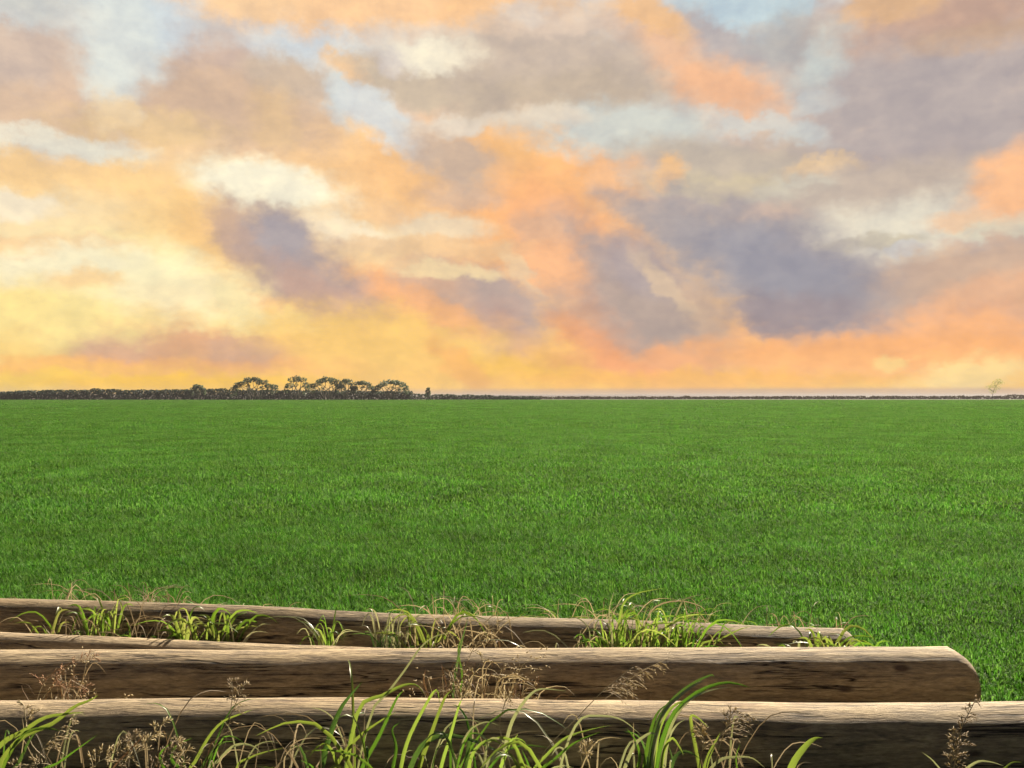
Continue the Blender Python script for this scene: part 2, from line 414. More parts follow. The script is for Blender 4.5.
def barkmat():
    m, t, N, L = newmat('tree_bark')
    nz = N('ShaderNodeTexNoise'); nz.inputs['Scale'].default_value = 6
    rp = N('ShaderNodeValToRGB'); L(nz.outputs[0], rp.inputs[0])
    rp.color_ramp.elements[0].color = (.10, .09, .08, 1); rp.color_ramp.elements[1].color = (.24, .21, .18, 1)
    pb = N('ShaderNodeBsdfPrincipled'); L(rp.outputs[0], pb.inputs['Base Color']); pb.inputs['Roughness'].default_value = .9
    o = N('ShaderNodeOutputMaterial'); L(pb.outputs[0], o.inputs[0]); return m
M['bark'] = barkmat()

def woodmat(name, tint=(1, 1, 1)):
    """weathered pole wood: long grain, grey bleaching, drying cracks, a few knots"""
    m, t, N, L = newmat(name)
    def mth(op, a, b=None, clamp=False):
        n = N('ShaderNodeMath'); n.operation = op; n.use_clamp = clamp
        for i, v in enumerate((a, b)):
            if v is None: continue
            if isinstance(v, (int, float)): n.inputs[i].default_value = v
            else: L(v, n.inputs[i])
        return n.outputs[0]
    def mp(sc, rand=True):
        tcn = N('ShaderNodeTexCoord')
        oi = N('ShaderNodeObjectInfo')
        av = N('ShaderNodeVectorMath'); av.operation = 'MULTIPLY_ADD'
        L(oi.outputs['Random'], av.inputs[0]); av.inputs[1].default_value = (17, 5, 9)
        L(tcn.outputs['Object'], av.inputs[2])
        mm = N('ShaderNodeMapping'); L(av.outputs[0], mm.inputs[0]); mm.inputs['Scale'].default_value = sc
        return mm.outputs[0]
    def nz(v, s, d, r, dist=0):
        n = N('ShaderNodeTexNoise'); L(v, n.inputs['Vector']); n.inputs['Scale'].default_value = s
        n.inputs['Detail'].default_value = d; n.inputs['Roughness'].default_value = r; n.inputs['Distortion'].default_value = dist
        return n.outputs[0]
    grain = nz(mp((3.2, 24, 24)), 1.5, 8, .7, .5)
    fineg = nz(mp((16, 80, 80)), 1.5, 5, .65)
    blot = nz(mp((1.5, 4.5, 4.5)), 1.0, 5, .6)
    rp = N('ShaderNodeValToRGB'); L(grain, rp.inputs[0])
    cs = [(.32, (.11, .084, .064)), (.42, (.235, .18, .118)), (.53, (.385, .295, .182)), (.66, (.49, .385, .245))]
    for i, (p, c) in enumerate(cs):
        q = rp.color_ramp.elements[i] if i < 2 else rp.color_ramp.elements.new(p)
        q.position = p; q.color = (c[0] * tint[0], c[1] * tint[1], c[2] * tint[2], 1)
    def mixn(f, a, b, mode='MIX'):
        n = N('ShaderNodeMix'); n.data_type = 'RGBA'; n.blend_type = mode
        for k, v in ((0, f), (6, a), (7, b)):
            if isinstance(v, (int, float, tuple)): n.inputs[k].default_value = v
            else: L(v, n.inputs[k])
        return n.outputs[2]
    col = rp.outputs[0]
    g2 = N('ShaderNodeMapRange'); L(blot, g2.inputs[0]); g2.inputs['From Min'].default_value = .42; g2.inputs['From Max'].default_value = .68
    col = mixn(mth('MULTIPLY', g2.outputs[0], .5), col, (.30, .25, .185, 1))
    g3 = N('ShaderNodeMapRange'); L(blot, g3.inputs[0]); g3.inputs['From Min'].default_value = .42; g3.inputs['From Max'].default_value = .25
    col = mixn(mth('MULTIPLY', g3.outputs[0], .5), col, (.27, .17, .095, 1))
    f2 = N('ShaderNodeMapRange'); L(fineg, f2.inputs[0]); f2.inputs['From Min'].default_value = .25; f2.inputs['From Max'].default_value = .75
    f2.inputs['To Min'].default_value = .55; f2.inputs['To Max'].default_value = 1.35
    hs = N('ShaderNodeHueSaturation'); L(col, hs.inputs['Color']); L(f2.outputs[0], hs.inputs['Value']); col = hs.outputs[0]
    # drying cracks along the grain
    ck = nz(mp((.55, 16, 16)), 1.5, 3, .5, .6)
    ckd = mth('ABSOLUTE', mth('SUBTRACT', ck, .5))
    cm = N('ShaderNodeMapRange'); L(ckd, cm.inputs[0]); cm.inputs['From Min'].default_value = .003; cm.inputs['From Max'].default_value = .02
    gate = N('ShaderNodeMapRange'); L(nz(mp((1.1, 3, 3)), 1.3, 2, .5), gate.inputs[0]); gate.inputs['From Min'].default_value = .5; gate.inputs['From Max'].default_value = .44
    crack = mth('MAXIMUM', cm.outputs[0], gate.outputs[0], True)
    col = mixn(crack, (.035, .026, .02, 1), col)
    # knots
    vo = N('ShaderNodeTexVoronoi'); L(mp((1.9, 4.2, 4.2)), vo.inputs['Vector']); vo.inputs['Scale'].default_value = 1.0
    kn = N('ShaderNodeMapRange'); L(vo.outputs['Distance'], kn.inputs[0]); kn.inputs['From Min'].default_value = .05; kn.inputs['From Max'].default_value = .10
    col = mixn(kn.outputs[0], (.10, .072, .052, 1), col)
    pb = N('ShaderNodeBsdfPrincipled'); L(col, pb.inputs['Base Color']); pb.inputs['Roughness'].default_value = .82
    pb.inputs['Specular IOR Level'].default_value = .25
    hgt = mth('ADD', mth('MULTIPLY', grain, .6), mth('ADD', mth('MULTIPLY', fineg, .25), mth('MULTIPLY', crack, .5)))
    bp = N('ShaderNodeBump'); bp.inputs['Strength'].default_value = .8; bp.inputs['Distance'].default_value = .018
    L(hgt, bp.inputs['Height']); L(bp.outputs[0], pb.inputs['Normal'])
    o = N('ShaderNodeOutputMaterial'); L(pb.outputs[0], o.inputs[0]); return m
M['wood'] = woodmat('weathered_wood')
M['wood_grey'] = woodmat('grey_weathered_wood', (.66, .66, .64))

def endmat():
    m, t, N, L = newmat('sawn_end_grain')
    tcn = N('ShaderNodeTexCoord'); mm = N('ShaderNodeMapping'); L(tcn.outputs['Object'], mm.inputs[0]); mm.inputs['Scale'].default_value = (0, 1, 1)
    wv = N('ShaderNodeTexWave'); wv.wave_type = 'RINGS'; wv.rings_direction = 'X'; L(mm.outputs[0], wv.inputs['Vector'])
    wv.inputs['Scale'].default_value = 28; wv.inputs['Distortion'].default_value = 2.5; wv.inputs['Detail'].default_value = 3
    rp = N('ShaderNodeValToRGB'); L(wv.outputs['Fac'], rp.inputs[0])
    rp.color_ramp.elements[0].color = (.15, .105, .07, 1); rp.color_ramp.elements[1].color = (.30, .23, .16, 1)
    pb = N('ShaderNodeBsdfPrincipled'); L(rp.outputs[0], pb.inputs['Base Color']); pb.inputs['Roughness'].default_value = .9
    o = N('ShaderNodeOutputMaterial'); L(pb.outputs[0], o.inputs[0]); return m
M['end'] = endmat()

def noisemat(name, stops, scale, detail=6, rough=.9, bump=0, stretch=(1, 1, 1)):
    m, t, N, L = newmat(name)
    g = N('ShaderNodeNewGeometry'); mm = N('ShaderNodeMapping'); L(g.outputs['Position'], mm.inputs[0]); mm.inputs['Scale'].default_value = stretch
    nz = N('ShaderNodeTexNoise'); L(mm.outputs[0], nz.inputs['Vector']); nz.inputs['Scale'].default_value = scale; nz.inputs['Detail'].default_value = detail; nz.inputs['Roughness'].default_value = .65
    rp = N('ShaderNodeValToRGB'); L(nz.outputs[0], rp.inputs[0])
    for i, (p, c) in enumerate(stops):
        q = rp.color_ramp.elements[i] if i < 2 else rp.color_ramp.elements.new(p)
        q.position = p; q.color = (*c, 1)
    pb = N('ShaderNodeBsdfPrincipled'); L(rp.outputs[0], pb.inputs['Base Color']); pb.inputs['Roughness'].default_value = rough
    pb.inputs['Specular IOR Level'].default_value = .2
    if bump:
        b = N('ShaderNodeBump'); b.inputs['Strength'].default_value = .8; b.inputs['Distance'].default_value = bump
        L(nz.outputs[0], b.inputs['Height']); L(b.outputs[0], pb.inputs['Normal'])
    o = N('ShaderNodeOutputMaterial'); L(pb.outputs[0], o.inputs[0]); return m
M['ground'] = noisemat('turf_ground', [(.35, (.02, .05, .008)), (.5, (.035, .085, .011)), (.65, (.06, .12, .02))], 9, 8, .95, .03)
M['soil'] = noisemat('dark_soil', [(.35, (.010, .008, .006)), (.55, (.022, .017, .012)), (.7, (.04, .03, .02))], 14, 8, .95, .006)
M['plain'] = noisemat('distant_plain', [(.35, (.05, .05, .035)), (.55, (.08, .065, .05)), (.7, (.11, .09, .07))], .01, 5, .95, 0)
M['hill'] = noisemat('distant_rise', [(.35, (.06, .05, .055)), (.6, (.10, .08, .08))], .02, 5, .95, 0)
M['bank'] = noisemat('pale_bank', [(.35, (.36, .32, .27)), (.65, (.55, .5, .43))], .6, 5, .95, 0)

# ------------------------------------------------------------------ the ground
def sheet(name, x0, x1, y0, y1, z, mat):
    b = MB(); b.add([(x0, y0, z), (x1, y0, z), (x1, y1, z), (x0, y1, z)], [(0, 1, 2, 3)])
    return setting(b.build(name, mat, smooth_=False))
sheet('ground', -9000, 9000, -40, 12000, 0, M['ground'])
FIELD_END = 345.0
sheet('plain', -8500, 8500, FIELD_END, 11500, .004, M['plain'])
# dark earth among the logs, its edge ragged
b = MB()
edge = [(-5.2, 5.75), (-3.4, 5.62), (-2.0, 5.45), (-.8, 5.35), (.6, 5.2), (1.4, 5.05), (1.95, 4.95), (2.05, 4.6), (2.5, 4.35), (2.55, 3.95), (3.2, 3.8), (5.0, 3.75), (5.0, 1.2), (-5.2, 1.2)]
poly = []
for i in range(len(edge)):
    a, c = Vector(edge[i]), Vector(edge[(i + 1) % len(edge)])
    for k in range(6):
        q = a.lerp(c, k / 6)
        poly.append((q.x + random.uniform(-.05, .05), q.y + random.uniform(-.05, .05), .004))
b.add(poly, [tuple(reversed(range(len(poly))))])
setting(b.build('soil', M['soil'], smooth_=False))
# a long low rise closing the plain
b = MB()
nx, ny = 220, 5
for j in range(ny + 1):
    for i in range(nx + 1):
        x = -3600 + 7200 * i / nx; y = 2000 + 300 * j
        h = math.sin(math.pi * j / ny) * (5.2 + 3.6 * (mnoise.noise(Vector((x * .0022, 3.3, 0))) + .4 * mnoise.noise(Vector((x * .012, 7.7, 0)))))
        b.v.append((x, y, max(h, 0) - .4))
for j in range(ny):
    for i in range(nx):
        q = j * (nx + 1) + i; b.f.append((q, q + 1, q + nx + 2, q + nx + 1))
setting(b.build('hills', M['hill']))
# pale low banks at the field's far edge
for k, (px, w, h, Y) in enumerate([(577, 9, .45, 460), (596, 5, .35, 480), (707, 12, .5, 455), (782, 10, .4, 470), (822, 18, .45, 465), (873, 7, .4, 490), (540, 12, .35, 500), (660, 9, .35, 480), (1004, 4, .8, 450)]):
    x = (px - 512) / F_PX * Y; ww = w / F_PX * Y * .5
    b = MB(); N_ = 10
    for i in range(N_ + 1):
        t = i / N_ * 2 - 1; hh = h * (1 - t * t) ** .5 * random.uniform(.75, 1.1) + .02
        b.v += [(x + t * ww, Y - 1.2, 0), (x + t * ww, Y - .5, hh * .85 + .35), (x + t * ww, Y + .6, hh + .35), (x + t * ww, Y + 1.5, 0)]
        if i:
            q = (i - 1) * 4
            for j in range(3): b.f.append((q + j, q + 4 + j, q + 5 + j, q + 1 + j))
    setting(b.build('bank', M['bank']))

# ------------------------------------------------------------------ field grass: three sizes of turf patch, scattered
def blade_patch(rad, n, h0, h1, w0, w1, segs=3):
    b = MB()
    for _ in range(n):
        a = random.uniform(0, 2 * math.pi); r = rad * math.sqrt(random.random())
        p = Vector((r * math.cos(a), r * math.sin(a), -.005))
        h = random.uniform(h0, h1); w = random.uniform(w0, w1)
        d = random.uniform(0, 2 * math.pi); lean = random.uniform(.1, .75) * h
        dv = Vector((math.cos(d), math.sin(d), 0)); sv = Vector((-dv.y, dv.x, 0)) * w * .5
        vs = []; fs = []
        droop = random.uniform(.1, .55)
        for k in range(segs + 1):
            t = k / segs
            q = p + dv * lean * t ** 1.7 + Vector((0, 0, h * (t - droop * t ** 3)))
            if k < segs: vs += [q - sv * (1 - .55 * t), q + sv * (1 - .55 * t)]
            else: vs += [q]
        for k in range(segs - 1): fs.append((2 * k, 2 * k + 1, 2 * k + 3, 2 * k + 2))
        fs.append((2 * segs - 2, 2 * segs - 1, 2 * segs))
        b.add(vs, fs)
    return b

def scatter(name, mat, variants, pts):
    """one object: its points carry turn, size and patch number, and a node tree sets the patches"""
    col = bpy.data.collections.new(name + '_patches')
    for i, v in enumerate(variants):
        v.build('turf_patch_%d' % i, mat, link=col)
    me = bpy.data.meshes.new(name); me.from_pydata([p[:3] for p in pts], [], []); me.materials.append(mat)
    ar = me.attributes.new('turn', 'FLOAT', 'POINT'); asz = me.attributes.new('size', 'FLOAT', 'POINT'); ai = me.attributes.new('pick', 'INT', 'POINT')
    ar.data.foreach_set('value', [random.uniform(0, 6.283) for _ in pts])
    asz.data.foreach_set('value', [p[3] for p in pts])
    ai.data.foreach_set('value', [random.randrange(len(variants)) for _ in pts])
    o = bpy.data.objects.new(name, me); COL.objects.link(o)
    g = bpy.data.node_groups.new(name, 'GeometryNodeTree')
    g.interface.new_socket('Geometry', in_out='INPUT', socket_type='NodeSocketGeometry')
    g.interface.new_socket('Geometry', in_out='OUTPUT', socket_type='NodeSocketGeometry')
    gi, go = g.nodes.new('NodeGroupInput'), g.nodes.new('NodeGroupOutput')
    ci = g.nodes.new('GeometryNodeCollectionInfo'); ci.inputs['Collection'].default_value = col
    ci.inputs['Separate Children'].default_value = True; ci.inputs['Reset Children'].default_value = True
    ip = g.nodes.new('GeometryNodeInstanceOnPoints'); ip.inputs['Pick Instance'].default_value = True
    def attr(n, ty):
        a = g.nodes.new('GeometryNodeInputNamedAttribute'); a.data_type = ty; a.inputs['Name'].default_value = n; return a.outputs['Attribute']
    cx = g.nodes.new('ShaderNodeCombineXYZ'); g.links.new(attr('turn', 'FLOAT'), cx.inputs[2])
    g.links.new(gi.outputs[0], ip.inputs['Points']); g.links.new(ci.outputs[0], ip.inputs['Instance'])
    g.links.new(attr('pick', 'INT'), ip.inputs['Instance Index'])
    g.links.new(cx.outputs[0], ip.inputs['Rotation']); g.links.new(attr('size', 'FLOAT'), ip.inputs['Scale'])
    g.links.new(ip.outputs[0], go.inputs[0])
    md = o.modifiers.new('scatter', 'NODES'); md.node_group = g
    return setting(o, 'stuff')

def back_log_y(x): return 5.52 + (x + 3.24) * (4.90 - 5.52) / (1.88 + 3.24)
def grass_ok(x, y):
    if x < 1.72: return y > back_log_y(x) + .30
    if x < 2.18: return y > 4.66 + (2.18 - x) * .35 
    if x < 2.42: return y > 4.66
    return y > 3.95
def grid(y0, y1, sp, half=.66, extra=1.0, z=0):
    out = []
    y = y0
    while y < y1:
        X = y * half + extra
        x = -X
        while x < X:
            px, py = x + random.uniform(-.5, .5) * sp, y + random.uniform(-.5, .5) * sp
            if grass_ok(px, py): out.append((px, py, z, random.uniform(.8, 1.25)))
            x += sp
        y += sp
    return out
near = [blade_patch(.17, 190, .04, .095, .005, .0085, 4) for _ in range(6)]
mid = [blade_patch(.5, 420, .06, .12, .010, .018, 3) for _ in range(6)]
far = [blade_patch(2.0, 420, .10, .22, .05, .10, 3) for _ in range(5)]
near_o = scatter('field_grass', M['field'], near, grid(3.9, 11.5, .165, .8, 1.5))
near_o['label'] = 'short bright green field grass'
scatter('field_grass', M['field'], mid, grid(11.2, 42, .5, .85))
midfar = [blade_patch(.95, 420, .08, .16, .024, .042, 3) for _ in range(5)]
scatter('field_grass', M['field'], midfar, grid(41, 98, .88, .9))
scatter('field_grass', M['field_far'], far, grid(96, FIELD_END + 3, 1.9, 1.0))
# dark low plants; unseen rows between the logs added to block bounced light
added_weeds = [blade_patch(.16, 90, .05, .13, .008, .016, 3) for _ in range(4)]
wp = []
for x in [i * .15 for i in range(-30, 31)]:
    for y in (3.86, 3.98, 4.10, 4.20):
        if x < 2.45: wp.append((x + random.uniform(-.06, .06), y + random.uniform(-.05, .05), 0, random.uniform(.7, 1.05)))
    yb = back_log_y(x)
    for y in (4.62, 4.72, 4.84, 4.96, 5.1, 5.25):
        if x < 1.8 and y < yb - .17 and not (x < -.5 and y < 4.85 - (x + .55) * .134 + .13): wp.append((x + random.uniform(-.06, .06), y + random.uniform(-.04, .04), 0, random.uniform(.7, 1.1)))
for i in range(-26, 27):
    for j in range(14):
        wp.append((i * .16 + random.uniform(-.07, .07), 1.35 + j * .15 + random.uniform(-.07, .07), 0, random.uniform(.6, 1.0)))
scatter('added_weeds', M['added_weeds'], added_weeds, wp)['label'] = 'low dark ground cover added before the logs, and between them to block bounced light'

# ------------------------------------------------------------------ logs
def log(name, a, c, r, label, mat, end_a=0.05, end_c=0.05, round_=1.0, seedv=0, sag=0.0, taper=0.0):
    """a pole lying from a to c (axis points); each end is cut on a rounded slant"""
    a, c = Vector(a), Vector(c)
    L_ = (c - a).length
    ang = math.atan2(c.y - a.y, c.x - a.x)
    root = empty(name, (a.x, a.y, 0), label, 'log', 'weathered logs lying side by side')
    root.rotation_euler = (0, 0, ang)
    n, m = int(L_ / .035), 40
    rings = []
    for i in range(n + 1):
        s = i / n
        ring = []
        for j in range(m):
            th = 2 * math.pi * j / m
            x = L_ * s
            k = 1 + .035 * mnoise.noise(Vector((x * 1.1 + seedv * 9, math.cos(th) * .9, math.sin(th) * .9))) \
                  + .016 * mnoise.noise(Vector((x * 4 + seedv * 5, math.cos(th) * 2.6, math.sin(th) * 2.6))) \
                  + .007 * mnoise.noise(Vector((x * 3, math.cos(th) * 12, math.sin(th) * 12 + seedv)))
            rr = r * k * (1 + taper * (s - .5))
            y, z = rr * math.cos(th), rr * math.sin(th)
            t = max(0, min(1, (z + r) / (2 * r)))
            e1 = end_c * max(0, 1 - t ** 2.3) ** .5; e0 = end_a * max(0, 1 - t ** 2.3) ** .5
            lo, hi = -e0, L_ + e1
            xx = lo + (hi - lo) * s
            # worn edge
            dd = min(xx - lo, hi - xx)
            wear = .035
            if dd < wear: 
                q = 1 - .16 * (1 - dd / wear) ** 2
                y *= q; z *= q
            ring.append((xx, y, z + a.z + (c.z - a.z) * s + sag * (mnoise.noise(Vector((x * .45 + seedv * 3.1, 0, 5))))))
        rings.append(ring)
    b = MB(); fs = []
    b.v = [p for rg in rings for p in rg]
    for i in range(n):
        for j in range(m):
            q = i * m; j2 = (j + 1) % m
            b.f.append((q + j, q + j2, q + m + j2, q + m + j))
    b.build('trunk', mat, root)
    for rg, flip in ((rings[0], True), (rings[-1], False)):
        e = MB(); ctr = Vector((0, 0, 0))
        for p in rg: ctr += Vector(p)
        ctr /= m
        mids = [tuple(Vector(p).lerp(ctr, .5)) for p in rg]
        e.v = list(rg) + mids + [tuple(ctr)]
        for j in range(m):
            j2 = (j + 1) % m
            q1 = (j, j2, m + j2, m + j); q2 = (m + j, m + j2, 2 * m)
            e.f += [tuple(reversed(q1)), tuple(reversed(q2))] if flip else [q1, q2]
        e.build('cut_end', M['end'], root, smooth_=False)
    return root
log('log', (-3.9, 3.64, .145), (3.9, 3.62, .145), .16, 'nearest log, cut off by the bottom edge, with tall grass growing against its front', M['wood'], seedv=1, sag=.02)
log('log', (-4.4, 4.36, .135), (2.285, 4.40, .145), .16, 'second log from the front, its rounded right end standing out against the green field', M['wood'], end_c=.055, seedv=2, sag=.012)
log('log', (-4.5, 5.25, .10), (-.55, 4.72, .09), .11, 'thin log showing as a narrow wedge behind the second log at the left', M['wood'], seedv=3, sag=.008)
log('log', (-4.6, 5.69, .14), (1.93, 4.89, .12), .15, 'hindmost log, half hidden by lime green grass tufts, against the field', M['wood_grey'], end_c=.03, seedv=4, sag=.025)

# ------------------------------------------------------------------ plants among the logs
def tuft_leaves(b, root, n, h0, h1, w0, w1, spread, lean=.6, dirx=0.0, rad=.05):
    for _ in range(int(n * 1.7)):
        a = random.uniform(0, 2 * math.pi); r = rad * math.sqrt(random.random())
        p = Vector(root) + Vector((r * math.cos(a) * 1.6, r * math.sin(a), 0)); p.z = 0
        h = random.uniform(h0, h1)
        d = random.uniform(0, 2 * math.pi)
        ln = h * random.uniform(.15, lean)
        dv = Vector((math.cos(d) + dirx, math.sin(d) * .6, 0)) * ln * spread
        dr = random.uniform(0, .10) if random.random() < .55 else random.uniform(.12, .5)
        if dr < .1: ln *= .7
        pts = [p, p + dv * .22 + Vector((0, 0, h * .5)), p + dv * .6 + Vector((0, 0, h * .9)), p + dv * 1.0 + Vector((0, 0, h * (1 - dr * .35))), p + dv * 1.35 + Vector((0, 0, h * (1 - dr)))]
        ribbon(b, pts, random.uniform(w0, w1) * 1.25, roll=random.uniform(-.9, .9), n=9, twist=random.uniform(-.8, .8))

def panicle(bs, bh, pts, br, L, r=.0016, side=None, spread=.7, dens=1.0):
    """a flowering stem (bs) with side branches carrying husks (bh); branches start past fraction br"""
    n = 16
    C = catmull(pts, n)
    tube(bs, pts, r * 1.5, r * .6, n, 4)
    k0 = int(n * br)
    tube(bh, C[k0:], r * 1.3, r * .7, n, 4)
    for k in range(k0, n + 1):
        for _ in range(2):
            if random.random() > dens: continue
            p = C[min(k, n)]
            tan = (C[min(k + 1, n)] - C[max(k - 1, 0)]).normalized()
            ax = Vector((random.uniform(-1, 1), random.uniform(-.7, .7), random.uniform(-.5, 1)))
            if side is not None: ax = ax * .5 + Vector(side)
            ax = (ax - tan * ax.dot(tan))
            if ax.length < 1e-3: continue
            ax.normalize()
            dirn = (tan * (1 - spread * .6) + ax * spread).normalized()
            LL = L * random.uniform(.5, 1.1) * (1.1 - .6 * (k - k0) / max(1, n - k0))
            q1 = p + dirn * LL * .5 + Vector((0, 0, .08 * LL)); q2 = p + dirn * LL + Vector((0, 0, -.12 * LL))
            tube(bh, [p, q1, q2], r * .8, r * .45, 4, 3)
            CC = catmull([p, q1, q2], 7)
            for i in range(1, 8):
                tt = (CC[i] - CC[i - 1])
                sd = (tt.normalized() + Vector((random.uniform(-.7, .7), random.uniform(-.7, .7), random.uniform(-.7, .7)))).normalized()
                seed(bh, CC[i], sd, random.uniform(.014, .026), random.uniform(.0013, .0022))

def leaf_px(b, pts, w, Y, dY=0.0, ground=True, roll=None, twist=None, n=16, fold=.22):
    """leaf through the given picture points, leaning dY in depth from its root at Y, rooted in the ground"""
    P_ = []
    if ground:
        gx, gy = pts[0]
        g = at(gx, gy, Y); 
        dx = (pts[1][0] - pts[0][0]) * -.25
        g2 = at(gx + dx, gy, Y); P_.append(Vector((g2.x, Y, 0.0)))
    m = len(pts)
    for i, (x, y) in enumerate(pts):
        P_.append(at(x, y, Y + dY * i / max(1, m - 1)))
    ribbon(b, P_, w, fold, random.uniform(-.35, .35) if roll is None else roll, n, random.uniform(-.5, .5) if twist is None else twist)

def ground_at(px, Y): return Vector(((px - 512) / F_PX * Y, Y, 0))

# --- tufts between the two hindmost logs
def small_tuft(px, Y, label, specs, name='grass_tuft', group='grass tufts growing between the hindmost logs'):
    g = ground_at(px, Y)
    root = empty(name, g, label, 'grass tuft', group)
    for (part, mat, n, h0, h1, w0, w1, lean, rad) in specs:
        b = MB(); tuft_leaves(b, (0, 0, 0), n, h0, h1, w0, w1, 1.0, lean, 0, rad)
        b.build(part, M[mat], root)
    return root
small_tuft(62, 5.22, 'sparse grass tuft with one yellow-green leaf, leftmost before the hindmost log', [('leaves', 'lime', 7, .16, .34, .009, .014, .9, .06), ('dry_leaves', 'straw', 9, .1, .3, .004, .007, 1.0, .1)])
small_tuft(103, 5.20, 'upright lime tuft second from the left before the hindmost log', [('leaves', 'lime', 13, .22, .42, .009, .014, .6, .05), ('dry_leaves', 'straw', 10, .14, .36, .004, .006, 1.1, .1), ('low_leaves', 'deep', 16, .08, .2, .007, .012, 1.2, .13)])
small_tuft(150, 5.16, 'straw-coloured thin tuft between two lime tufts at the left', [('dry_leaves', 'straw', 22, .14, .4, .003, .006, 1.1, .12), ('low_leaves', 'green', 10, .1, .24, .006, .01, 1.0, .12)])
small_tuft(196, 5.14, 'broad-leaved lime tuft on the left above the thin log', [('leaves', 'lime', 18, .18, .36, .012, .019, 1.0, .08), ('dry_leaves', 'straw', 7, .14, .3, .004, .006, 1.1, .1)])
small_tuft(228, 5.12, 'small lime tuft with a single pale drooping blade', [('leaves', 'lime', 7, .18, .32, .012, .018, .8, .04), ('dry_leaves', 'pale', 3, .2, .3, .006, .009, 1.3, .05)])
small_tuft(328, 5.0, 'slim upright yellow-green tuft alone before the dark hindmost log', [('leaves', 'lime', 9, .2, .36, .006, .010, .55, .04), ('dry_leaves', 'pale', 3, .2, .34, .005, .008, 1.4, .05)])
small_tuft(390, 4.98, 'blue-grey stiff tuft beside leaning lime blades', [('leaves', 'pale', 15, .2, .38, .006, .009, .35, .05), ('low_leaves', 'deep', 14, .12, .26, .007, .012, .8, .07)])
small_tuft(425, 4.96, 'lime tuft with long blades leaning to the right', [('leaves', 'lime', 10, .2, .38, .009, .014, .9, .06), ('dry_leaves', 'straw', 8, .15, .32, .004, .006, 1.2, .08)])
small_tuft(478, 4.93, 'bushy straw and seed tuft before the middle of the hindmost log', [('dry_leaves', 'straw', 32, .12, .36, .004, .008, 1.2, .14), ('brown_leaves', 'brown', 16, .1, .25, .004, .009, 1.2, .14)])
small_tuft(560, 4.88, 'few thin pale blades arching before the hindmost log', [('leaves', 'pale', 4, .18, .26, .006, .009, 1.5, .1), ('dry_leaves', 'straw', 5, .15, .3, .004, .006, 1.3, .1)])
# the big one
big = empty('grass_tuft', ground_at(640, 4.84), 'largest lime green tuft, spilling over the hindmost log', 'grass tuft', 'grass tufts growing between the hindmost logs')
def local(b, root, part, mat):
    o = b.build(part, M[mat], None)
    o.parent = root; o.matrix_parent_inverse = Matrix.Identity(4)
    mw = root.location
    for v in o.data.vertices: v.co -= mw
    return o
b = MB()
for px in (606, 622, 640, 658, 676, 694):
    tuft_leaves(b, ground_at(px, 4.84 + random.uniform(-.06, .06)), 9, .18, .44, .006, .012, 1.0, .85, .25, .07)
local(b, big, 'leaves', 'lime')
b = MB()
for px in (610, 650, 690): tuft_leaves(b, ground_at(px, 4.82), 12, .12, .3, .008, .014, 1.0, .9, .2, .09)
local(b, big, 'low_leaves', 'green')
b = MB()
for px in (600, 640, 690): tuft_leaves(b, ground_at(px, 4.9), 9, .2, .46, .003, .005, 1.0, .9, 0, .12)
local(b, big, 'dry_leaves', 'straw')
for pts, w, mat in [([(618, 640), (622, 607), (636, 594), (664, 588)], .014, 'lime'), ([(612, 640), (609, 612), (614, 591)], .014, 'pale'), ([(642, 640), (652, 610), (676, 601), (700, 606), (708, 616)], .010, 'straw'), ([(668, 640), (680, 606), (688, 598), (705, 594)], .011, 'pale'), ([(590, 646), (588, 628), (576, 618), (558, 622)], .009, 'pale'), ([(700, 646), (718, 640), (738, 630), (752, 626)], .013, 'lime'), ([(655, 640), (672, 624), (690, 617), (702, 612)], .012, 'lime')]:
    b = MB(); leaf_px(b, pts, w, 4.80, .04); local(b, big, 'leaf', mat)
small_tuft(722, 4.80, 'low pale tuft right of the largest lime tuft', [('leaves', 'pale', 5, .1, .22, .007, .011, 1.5, .12), ('dry_leaves', 'straw', 7, .1, .25, .004, .006, 1.3, .1)])
small_tuft(776, 4.76, 'whitish drooping tuft near the right end of the hindmost log', [('leaves', 'pale', 8, .14, .26, .008, .013, 1.2, .1), ('low_leaves', 'deep', 8, .1, .2, .007, .011, 1.0, .1)])
small_tuft(822, 4.72, 'short lime tuft at the right end of the hindmost log', [('leaves', 'lime', 20, .18, .34, .010, .015, .9, .09), ('dry_leaves', 'straw', 5, .15, .28, .004, .006, 1.1, .1)])
small_tuft(848, 4.74, 'tiny lime tuft just beyond the hindmost log end', [('leaves', 'lime', 13, .16, .28, .009, .014, 1.1, .07)])

# --- dry wisps behind the hindmost log
for px, n, hh, label in [(78, 12, .30, 'pair of bare straw stalks behind the left of the hindmost log'), (150, 46, .26, 'wide straw-yellow tuft behind the hindmost log at the left'), (245, 7, .20, 'few short straw blades behind the log right of the wide straw tuft'),
                         (432, 9, .26, 'thin pale stalks leaning behind the hindmost log'), (468, 24, .28, 'yellow-brown dry tuft behind the middle of the hindmost log'), (588, 18, .28, 'loose dry tuft just left of the largest lime tuft'), (720, 14, .24, 'thin straw tuft behind the log right of the largest lime tuft'), (808, 20, .24, 'brownish dry tuft behind the right end of the hindmost log')]:
    x = (px - 512) / F_PX * 5.2; Y = back_log_y(x) + .24
    g = Vector(((px - 512) / F_PX * Y, Y, 0))
    root = empty('dry_grass_tuft', g, label, 'dry grass', 'dry grass tufts behind the hindmost log')
    b = MB(); tuft_leaves(b, (0, 0, 0), n, hh * .6, hh * 1.35, .003, .006, 1.0, 1.1, 0, .16); b.build('stalks', M['straw'], root)
    b = MB(); tuft_leaves(b, (0, 0, 0), n // 2, hh * .5, hh * 1.0, .005, .009, 1.0, 1.1, 0, .18); b.build('leaves', M['lime'], root)

